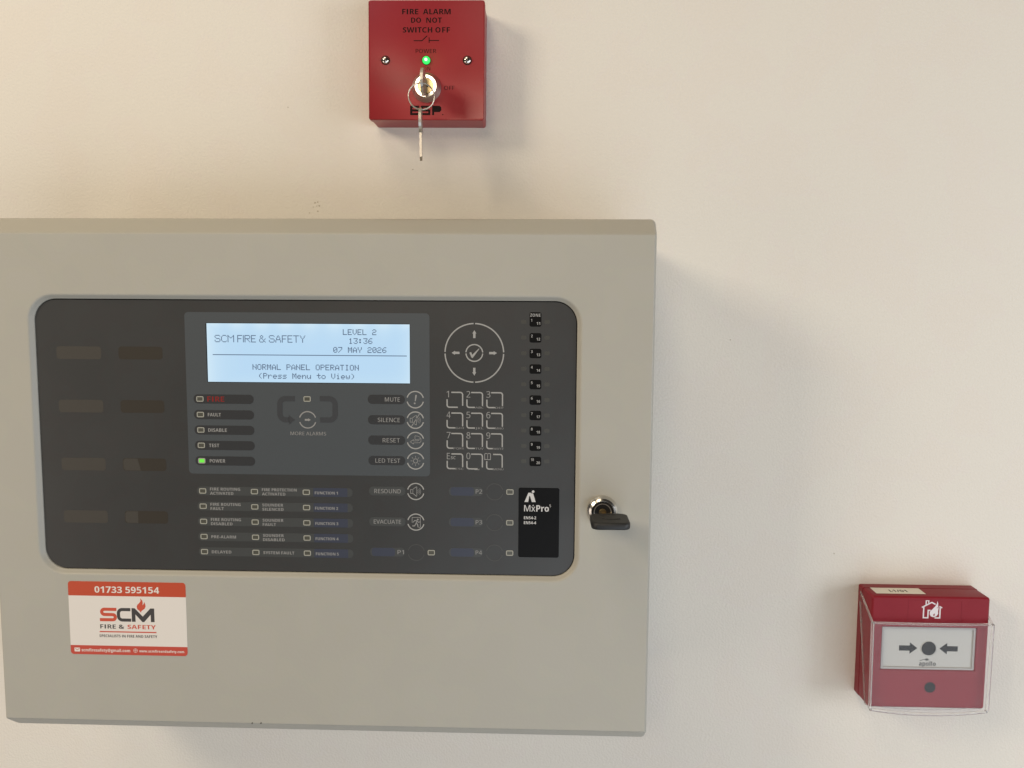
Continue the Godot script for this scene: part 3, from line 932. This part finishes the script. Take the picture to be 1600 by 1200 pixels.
# ---------------------------------------------------------------- isolator switch
func isolator_switch() -> void:
	var t := thing("isolator_switch", "red key switch box with green lamp and black lettering above the panel", "key switch", Vector3(-82.8, 176.3, 0))
	t.rotation.z = deg_to_rad(-0.55)
	var st := tool()
	poly(st, rr(0, 0, 83.4, 83.4, 2.0), 0, 21.6)
	obj("back_box", st, "red_plate", t)
	st = tool()
	var loops := []
	for l in [[84.2, 21.9], [84.2, 27.0], [84.0, 27.7], [83.2, 28.0]]:
		loops.append(at_z(rr(0, 0, l[0], l[0], 1.8 - (84.2 - l[0]) / 2, 5), l[1]))
	loft(st, loops, [1, 2, 3])
	poly(st, rr(0, 0, 83.2, 83.2, 1.3, 5), 28.0, 28.0)
	obj("face_plate", st, "red_plate", t)
	st = tool()
	var z := 28.04
	text_c(st, "FIRE  ALARM", 0, 35.0, 32.2, 3.7, z, true)
	text_c(st, "DO  NOT", 0, 22.2, 26.3, 3.6, z, true)
	text_c(st, "SWITCH OFF", 0, 34.2, 19.5, 3.7, z, true)
	stroke(st, moved([-9.2, 13.8, -3.2, 13.8, 0.6, 17.3], Vector2.ZERO), 0.65, z - 0.02, z)
	stroke(st, moved([2.0, 16.1, 2.0, 12.3], Vector2.ZERO), 0.6, z - 0.02, z)
	stroke(st, moved([2.0, 14.0, 9.2, 14.0], Vector2.ZERO), 0.6, z - 0.02, z)
	text_c(st, "POWER", -0.3, 14.9, 5.2, 2.8, z)
	text(st, "ON", -2.3, 2.8, -7.0, 2.6, z)
	text(st, "OFF", 13.0, 20.6, -20.6, 2.8, z)
	# the maker's mark: blocky letters with rounded shoulders
	for y in [-32.6, -35.2, -37.8]:
		poly(st, rr(-8.4, y, 6.4, 1.5, 0.3), z - 0.02, z)
	poly(st, rr(-11.0, -35.2, 1.6, 6.6, 0.4), z - 0.02, z + 0.01)
	stroke(st, moved([3.0, -32.6, -3.2, -32.6, -3.2, -35.2, 2.2, -35.2, 2.2, -37.8, -3.9, -37.8], Vector2.ZERO), 1.5, z - 0.02, z)
	stroke(st, moved([5.0, -38.5, 5.0, -32.6, 9.4, -32.6, 10.2, -33.4, 10.2, -34.8, 9.4, -35.6, 5.2, -35.6], Vector2.ZERO), 1.5, z - 0.02, z)
	poly(st, ring_pts(12.0, -38.1, 0.45, 12), z - 0.02, z)
	obj("lettering", st, "red_print", t)
	# lamp
	st = tool()
	lathe(st, 0, 0, [Vector2(3.3, 28), Vector2(3.3, 28.2), Vector2(2.9, 28.3)], 24)
	var lamp := obj("power_lamp", st, "red_print", t)
	st = tool()
	lathe(st, 0, 0, [Vector2(2.9, 28.0), Vector2(2.8, 29.0), Vector2(2.2, 30.0), Vector2(1.2, 30.6), Vector2(0, 30.8)], 24, true)
	obj("lamp_lens", st, "green_led_bright", lamp)
	st = tool()
	lathe(st, 0, 0, [Vector2(1.15, 30.64), Vector2(0.6, 30.85), Vector2(0, 30.9)], 16, true)
	obj("lamp_core", st, "green_led_core", lamp)
	var ol := OmniLight3D.new()
	ol.name = "power_lamp_light"
	ol.light_color = lin(0.05, 1.0, 0.2)
	ol.light_energy = 0.00003
	ol.light_size = 0.003
	ol.shadow_enabled = true
	ol.omni_range = 1.0
	ol.position = Vector3(0, 0, 32.5) * U
	t.add_child(ol)
	# two slotted screws in counterbores
	for s in [-1, 1]:
		st = tool()
		lathe(st, s * 29.7, 0.1, [Vector2(3.3, 28.03), Vector2(0, 28.03)], 24)
		var seat := obj("screw_seat", st, "dark_gap", t)
		st = tool()
		lathe(st, s * 29.7, 0.1, [Vector2(2.75, 28.0), Vector2(2.7, 28.5), Vector2(2.1, 29.2), Vector2(1.1, 29.6), Vector2(0, 29.7)], 24, true)
		obj("screw", st, "chrome", seat)
		st = tool()
		var d := Vector2(1, 0.12 if s < 0 else 0.2).normalized()
		var c := Vector2(s * 29.7, 0.1)
		stroke(st, PackedVector2Array([c - d * 2.6, c + d * 2.6]), 0.7, 29.0, 29.74)
		obj("slot", st, "dark_gap", seat)
	# lock barrel
	st = tool()
	lathe(st, 0.2, -19.2, [Vector2(10.6, 28), Vector2(10.6, 28.8), Vector2(10.2, 29.4), Vector2(8.0, 33.2)], 44)
	var lk := obj("lock_collar", st, "nickel", t)
	st = tool()
	lathe(st, 0.2, -19.2, [Vector2(8.0, 33.2), Vector2(7.7, 33.6), Vector2(5.7, 33.6), Vector2(5.6, 33.2)], 40)
	obj("lock_face", st, "chrome", lk)
	st = tool()
	lathe(st, 0.2, -19.2, [Vector2(5.6, 33.2), Vector2(5.35, 33.0), Vector2(5.3, 33.3), Vector2(0, 33.4)], 36)
	obj("lock_plug", st, "brass", lk)
	st = tool()
	poly(st, rr(0.2, -19.2, 1.5, 9.2, 0.4), 33.4, 33.46)
	poly(st, ring_pts(0.2, -19.2, 1.6, 16), 33.4, 33.45)
	obj("keyway", st, "dark_gap", lk)


# a flat key in the y-z plane: outline (y, z), a hole near (hy, hz), thickness w
func flat_key(st: SurfaceTool, outline: PackedVector2Array, w: float) -> void:
	var s2 := tool()
	poly(s2, outline, -w / 2, w / 2)
	var idx := Geometry2D.triangulate_polygon(outline)
	var pts := outline.duplicate()
	if Geometry2D.is_polygon_clockwise(pts):
		pts.reverse()
	idx = Geometry2D.triangulate_polygon(pts)
	for i in range(0, idx.size(), 3):
		var q := [pts[idx[i]], pts[idx[i + 1]], pts[idx[i + 2]]]
		if (q[1] - q[0]).cross(q[2] - q[0]) < 0:
			q = [q[0], q[2], q[1]]
		# (y, z) counter-clockwise has its normal along +x
		tri(st, Vector3(w / 2, q[0].x, q[0].y), Vector3(w / 2, q[2].x, q[2].y), Vector3(w / 2, q[1].x, q[1].y))
		tri(st, Vector3(-w / 2, q[0].x, q[0].y), Vector3(-w / 2, q[1].x, q[1].y), Vector3(-w / 2, q[2].x, q[2].y))
	for i in pts.size():
		var a := pts[i]
		var b := pts[(i + 1) % pts.size()]
		quad(st, Vector3(-w / 2, a.x, a.y), Vector3(-w / 2, b.x, b.y), Vector3(w / 2, b.x, b.y), Vector3(w / 2, a.x, a.y))

# bow as a ring of (y, z) points with a hole, so that the key ring can pass through
func bow(c: Vector2, r: float, hole: Vector2, hr: float) -> PackedVector2Array:
	var a := deg_to_rad(rad_to_deg((hole - c).angle()))
	var out := PackedVector2Array()
	for i in 25:
		out.append(c + Vector2.from_angle(a + 0.02 + (TAU - 0.04) * i / 24.0) * r)
	for i in 17:
		out.append(hole + Vector2.from_angle(a - 0.05 - (TAU - 0.1) * i / 16.0) * hr)
	return out

func isolator_keys() -> void:
	var lock := Vector3(-82.75, 157.1, 33.4)
	var t := thing("switch_key", "nickel key standing in the lock of the red switch box, seen edge on", "key", lock)
	var st := tool()
	flat_key(st, bow(Vector2(-0.6, 13.0), 9.4, Vector2(-3.0, 16.5), 2.4), 1.9)
	obj("key_bow", st, "nickel", t)
	st = tool()
	flat_key(st, PackedVector2Array([Vector2(-4.2, -1), Vector2(3.8, -1), Vector2(3.8, 6), Vector2(-4.2, 6)]), 1.7)
	obj("blade", st, "nickel", t)
	# split ring through the bow, hanging in front of the lock
	t = thing("key_ring", "thin steel split ring hanging from the key in the red switch box", "key ring", lock + Vector3(-0.9, -11.2, 16.0))
	st = tool()
	st.set_smooth_group(0)
	var n := 48
	var tl := deg_to_rad(12)
	for turn in 2:
		for i in n:
			for j in 8:
				var q := []
				for k in [[i, j], [i + 1, j], [i + 1, j + 1], [i, j + 1]]:
					var a: float = TAU * k[0] / n
					var b: float = TAU * k[1] / 8
					var rad := 9.1 + 0.42 * cos(b)
					var p := Vector3(cos(a) * rad, sin(a) * rad, 0.42 * sin(b) + (turn - 0.5) * 0.8)
					q.append(p.rotated(Vector3.UP, tl))
				quad(st, q[0], q[1], q[2], q[3])
	obj("wire", st, "nickel", t)
	t = thing("spare_key", "spare nickel key hanging edge on from the split ring below the red switch box", "key", lock + Vector3(-1.6, -20.2, 16.0))
	t.rotation = Vector3(0, deg_to_rad(4), deg_to_rad(0.3))
	st = tool()
	flat_key(st, bow(Vector2(-8.2, 0), 9.2, Vector2(-1.6, 0), 2.2), 1.9)
	obj("key_bow", st, "nickel", t)
	st = tool()
	var blade := PackedVector2Array([Vector2(-16.5, -3.6), Vector2(-16.5, 3.6), Vector2(-33, 3.6), Vector2(-35.4, 0.6), Vector2(-34.6, -2.0), Vector2(-32.4, -3.4), Vector2(-30.4, -1.8), Vector2(-28.2, -3.5), Vector2(-26, -2.2), Vector2(-23.8, -3.6), Vector2(-21.4, -2.4)])
	flat_key(st, blade, 1.6)
	obj("blade", st, "nickel", t)


# ---------------------------------------------------------------- call point
func call_point() -> void:
	var c := Vector2(295.8, -262.2)
	var t := thing("call_point", "red break glass call point under a clear hinged cover, right of the panel", "call point", Vector3(c.x, c.y, 0))
	t.rotation.z = deg_to_rad(-0.2)
	# body: back frame and front shell with soft edges and an opening for the element
	var st := tool()
	poly(st, rr(0, 0, 88.0, 88.0, 1.6), 0, 8)
	obj("back_frame", st, "red_call", t)
	st = tool()
	var z := 27.0
	var loops := []
	for l in [[0.0, 8.2], [0.0, 25.4], [0.3, 26.4], [1.2, 27.0]]:
		loops.append(at_z(rr(0, 0, 87.6 - 2 * l[0], 87.6 - 2 * l[0], 1.9, 5), l[1]))
	loft(st, loops)
	st.set_smooth_group(FLAT)
	var hx := 0.0
	var hy := 3.0
	var hw := 71.4
	var hh := 34.6
	var X0 := hx - hw / 2
	var X1 := hx + hw / 2
	var Y0 := hy - hh / 2
	var Y1 := hy + hh / 2
	for q in [[-42.6, -42.6, X0, 42.6], [X1, -42.6, 42.6, 42.6], [X0, Y1, X1, 42.6], [X0, -42.6, X1, Y0]]:
		quad(st, Vector3(q[0], q[1], z), Vector3(q[2], q[1], z), Vector3(q[2], q[3], z), Vector3(q[0], q[3], z))
	loft(st, [at_z(rr(hx, hy, hw, hh, 0.2, 3), z), at_z(rr(hx, hy, hw - 1.4, hh - 1.4, 0.2, 3), z - 1.2), at_z(rr(hx, hy, hw - 1.4, hh - 1.4, 0.2, 3), z - 4.0)], [FLAT, FLAT])
	obj("front_shell", st, "red_call", t)
	# element
	st = tool()
	frame(st, hx, hy, hw - 1.6, hh - 1.6, 0.6, 1.5, z - 4, z - 1.0)
	obj("element_frame", st, "call_frame", t)
	st = tool()
	poly(st, rr(hx, hy, hw - 4.4, hh - 4.4, 0.6), z - 4, z - 1.9)
	var el := obj("break_element", st, "call_white", t)
	st = tool()
	var zi := z - 1.87
	for s in [-1, 1]:
		poly(st, moved([s * 22.0, -2.0, s * 14.0, -2.0, s * 14.0, -4.4, s * 8.2, 0.1, s * 14.0, 4.6, s * 14.0, 2.1, s * 22.0, 2.1], Vector2(0.6, 2.7)), zi - 0.02, zi)
	text(st, "apollo", -5.8, 6.8, -11.0, 3.5, zi, true)
	stroke(st, moved([-5.4, -7.1, -3.0, -6.2, -0.4, -6.0, 1.8, -6.3], Vector2.ZERO), 0.4, zi - 0.02, zi)
	for k in 4:
		var d := Vector2.from_angle(PI * k / 4 + 0.3)
		stroke(st, PackedVector2Array([Vector2(-0.2, -6.1) - d * 1.3, Vector2(-0.2, -6.1) + d * 1.3]), 0.3, zi - 0.02, zi)
	obj("lettering", st, "call_ink", el)
	st = tool()
	lathe(st, 0.8, 2.8, [Vector2(5.9, zi - 0.02), Vector2(5.7, zi + 0.4), Vector2(5.5, zi + 0.4)], 30)
	obj("button_rim", st, "call_white", el)
	st = tool()
	lathe(st, 0.8, 2.8, [Vector2(5.4, zi), Vector2(5.2, zi + 0.3), Vector2(0, zi + 0.5)], 30)
	obj("button", st, "call_ink", el)
	# flame-and-house sign
	st = tool()
	var zs := z + 0.05
	var o := Vector2(0.7, 33.9)
	stroke(st, moved([-7.4, 1.6, -0.2, 5.6, 2.6, 4.1], o), 0.95, z, zs)
	stroke(st, moved([5.6, 2.6, 7.6, 1.4], o), 0.95, z, zs)
	stroke(st, moved([-6.0, 2.2, -6.0, -6.4, -2.6, -6.4, -2.6, -0.6, -0.9, -0.6], o), 0.95, z, zs)
	stroke(st, moved([2.4, -6.4, 6.2, -6.4, 6.2, 2.0], o), 0.95, z, zs)
	stroke(st, moved([-4.4, 3.4, -4.4, 6.9, -2.5, 6.9, -2.5, 4.6], o), 0.8, z, zs)
	poly(st, moved([1.2, -5.8, -0.5, -5.2, -1.4, -3.6, -1.2, -1.6, 0.4, 0.2, 2.4, 2.4, 3.6, 4.6, 3.9, 6.6, 4.5, 5.0, 4.5, 3.4, 5.0, 1.0, 4.7, -1.2, 4.9, -3.0, 4.0, -4.8, 2.8, -5.6], o), z, zs + 0.01)
	obj("house_on_fire_sign", st, "icon_white", t)
	st = tool()
	poly(st, moved([1.6, -5.0, 1.2, -4.0, 2.2, -2.8, 2.5, -4.3], o), z, zs + 0.04)
	poly(st, moved([3.7, 1.2, 3.9, 2.0, 4.3, 1.8, 4.1, 1.1], o), z, zs + 0.04)
	obj("sign_cutout", st, "red_call", t)
	st = tool()
	frame(st, 3.0, 32.6, 40, 17.6, 0.4, 0.35, z, z + 0.12)
	obj("sign_border", st, "red_call", t)
	# test keyhole
	st = tool()
	lathe(st, 2.4, -27.2, [Vector2(4.2, z + 0.02), Vector2(3.9, z + 0.05), Vector2(3.6, z - 0.8 + 0.85), Vector2(0, z + 0.04)], 28)
	obj("test_keyhole", st, "call_ink", t)
	# zone label on the top
	st = tool()
	var ty := 44.02
	quad(st, Vector3(-38.8, ty, 21.8), Vector3(-1.6, ty, 21.8), Vector3(-1.6, ty, 8.6), Vector3(-38.8, ty, 8.6))
	var lb := obj("address_label", st, "tape_label", t)
	var flat := tool()
	text(flat, "L1/01", -6.6, 6.6, -2.2, 4.6, 0.0, true)
	flat.generate_normals()
	var word := MeshInstance3D.new()
	word.name = "lettering"
	word.mesh = flat.commit()
	word.material_override = mats.call_ink
	word.rotation.x = -PI / 2
	word.position = Vector3(-20.0, ty + 0.03, 15.4) * U
	lb.add_child(word)
	# clear hinged cover: front pane, two wings, a bowed bottom lip
	st = tool()
	cover(st)
	var cv := obj("clear_cover", st, "clear_plastic", t)
	# the moulded edges of the cover are solid beads
	st = tool()
	for s in [-1, 1]:
		rod(st, [Vector3(s * 44.4, 24.6, 31.2), Vector3(s * 43.9, -42.0, 31.2), Vector3(s * 43.0, -43.3, 30.9)], 1.25)
		rod(st, [Vector3(s * 44.4, 24.6, 30.6), Vector3(s * 44.3, 39.6, 5.4)], 0.75)
		rod(st, [Vector3(s * 44.3, 32.0, 5.4), Vector3(s * 43.8, -43.4, 22.4)], 0.75)
	var top_edge := []
	var low_edge := []
	var back_edge := []
	for i in 13:
		var u := lerpf(-1, 1, i / 12.0)
		top_edge.append(Vector3(u * 44.0, 24.5 - 0.5 * (1 - u * u), 31.2))
		low_edge.append(Vector3(u * 43.6, -43.5 - 3.2 * (1 - u * u), 31.0))
		back_edge.append(Vector3(u * 43.6, -43.4 - 3.2 * (1 - u * u), 22.6))
	rod(st, top_edge, 1.0)
	rod(st, low_edge, 1.2)
	rod(st, back_edge, 0.7)
	obj("cover_edge", st, "clear_rim", cv)
	for s in [-1, 1]:
		st = tool()
		stroke(st, moved([s * 38.5, -33.5, s * 34.5, -38.0], Vector2.ZERO), 0.9, 31.9, 32.5)
		stroke(st, arc(s * 30.5, -38.2, 3.0, 200, 340, 10), 0.9, 31.9, 32.5)
		obj("moulded_clip", st, "clear_plastic", cv)
	st = tool()
	lathe(st, -45.3, -27.5, [Vector2(1.5, 2.0), Vector2(1.5, 4.0), Vector2(0, 4.4)], 12)
	obj("hinge_pin", st, "clear_plastic", cv)

func rod(st: SurfaceTool, pts: Array, r: float) -> void:
	var n := 8
	var rings := []
	for i in pts.size():
		var d: Vector3 = (pts[mini(i + 1, pts.size() - 1)] - pts[maxi(i - 1, 0)]).normalized()
		var a := d.cross(Vector3(0.31, 0.2, 1.0)).normalized()
		var b := d.cross(a)
		var ring := PackedVector3Array()
		for k in n:
			var t := TAU * k / n
			ring.append(pts[i] + (a * cos(t) + b * sin(t)) * r)
		rings.append(ring)
	st.set_smooth_group(0)
	for i in rings.size() - 1:
		for k in n:
			var j := (k + 1) % n
			quad(st, rings[i][k], rings[i][j], rings[i + 1][j], rings[i + 1][k])
	st.set_smooth_group(FLAT)
	for e in [0, rings.size() - 1]:
		for k in range(1, n - 1):
			if e == 0:
				tri(st, rings[e][0], rings[e][k], rings[e][k + 1])
			else:
				tri(st, rings[e][0], rings[e][k + 1], rings[e][k])

func cover(st: SurfaceTool) -> void:
	# two skins 1.3 mm apart, joined along their free rims: the plastic has real thickness
	var f := 31.6
	var top := 24.6
	var low := -43.6
	var half := 44.6
	var skins := []
	for th in [0.0, 1.3]:
		var x: float = half - th
		var zf: float = f - th
		var n := 12
		var front_top := PackedVector3Array()
		var front_low := PackedVector3Array()
		var lip := PackedVector3Array()
		for i in n + 1:
			var u := lerpf(-1, 1, float(i) / n)
			front_top.append(Vector3(u * x, top - 0.5 * (1 - u * u), zf))
			front_low.append(Vector3(u * (x - 0.6), low - (3.2 - th) * (1 - u * u) + th, zf))
			lip.append(Vector3(u * (x - 0.6), low - (3.2 - th) * (1 - u * u) + th, zf - 9.0 + th))
		var left := [Vector3(-x, top, zf), Vector3(-x + 0.6, low + th, zf), Vector3(-x + 0.6, low + th, zf - 9.0), Vector3(-x, 30, 5.0), Vector3(-x, 40, 5.0)]
		skins.append([front_top, front_low, lip, left])
	for k in 2:
		var s: Array = skins[k]
		var ft: PackedVector3Array = s[0]
		var fl: PackedVector3Array = s[1]
		var lp: PackedVector3Array = s[2]
		for i in ft.size() - 1:
			sheet(st, [fl[i], fl[i + 1], ft[i + 1], ft[i]], k == 1)
			sheet(st, [lp[i], lp[i + 1], fl[i + 1], fl[i]], k == 1)
		var l: Array = s[3]
		for side in [1, -1]:
			var q := []
			for p in l:
				q.append(Vector3(p.x * side, p.y, p.z))
			sheet(st, [q[3], q[2], q[1], q[0]], (k == 1) != (side == -1))
			sheet(st, [q[3], q[0], q[4], q[4]], (k == 1) != (side == -1))
	var a: Array = skins[0]
	var b: Array = skins[1]
	for i in a[0].size() - 1:
		sheet(st, [a[0][i], a[0][i + 1], b[0][i + 1], b[0][i]], false)
		sheet(st, [a[2][i], a[2][i + 1], b[2][i + 1], b[2][i]], true)
	for side in [1, -1]:
		for e in [[0, 4], [4, 3], [3, 2]]:
			var p := []
			for w in [[a, e[0]], [a, e[1]], [b, e[1]], [b, e[0]]]:
				var q: Vector3 = w[0][3][w[1]]
				p.append(Vector3(q.x * side, q.y, q.z))
			sheet(st, p, side == -1)

func sheet(st: SurfaceTool, q: Array, flip: bool) -> void:
	if flip:
		quad(st, q[3], q[2], q[1], q[0])
	else:
		quad(st, q[0], q[1], q[2], q[3])
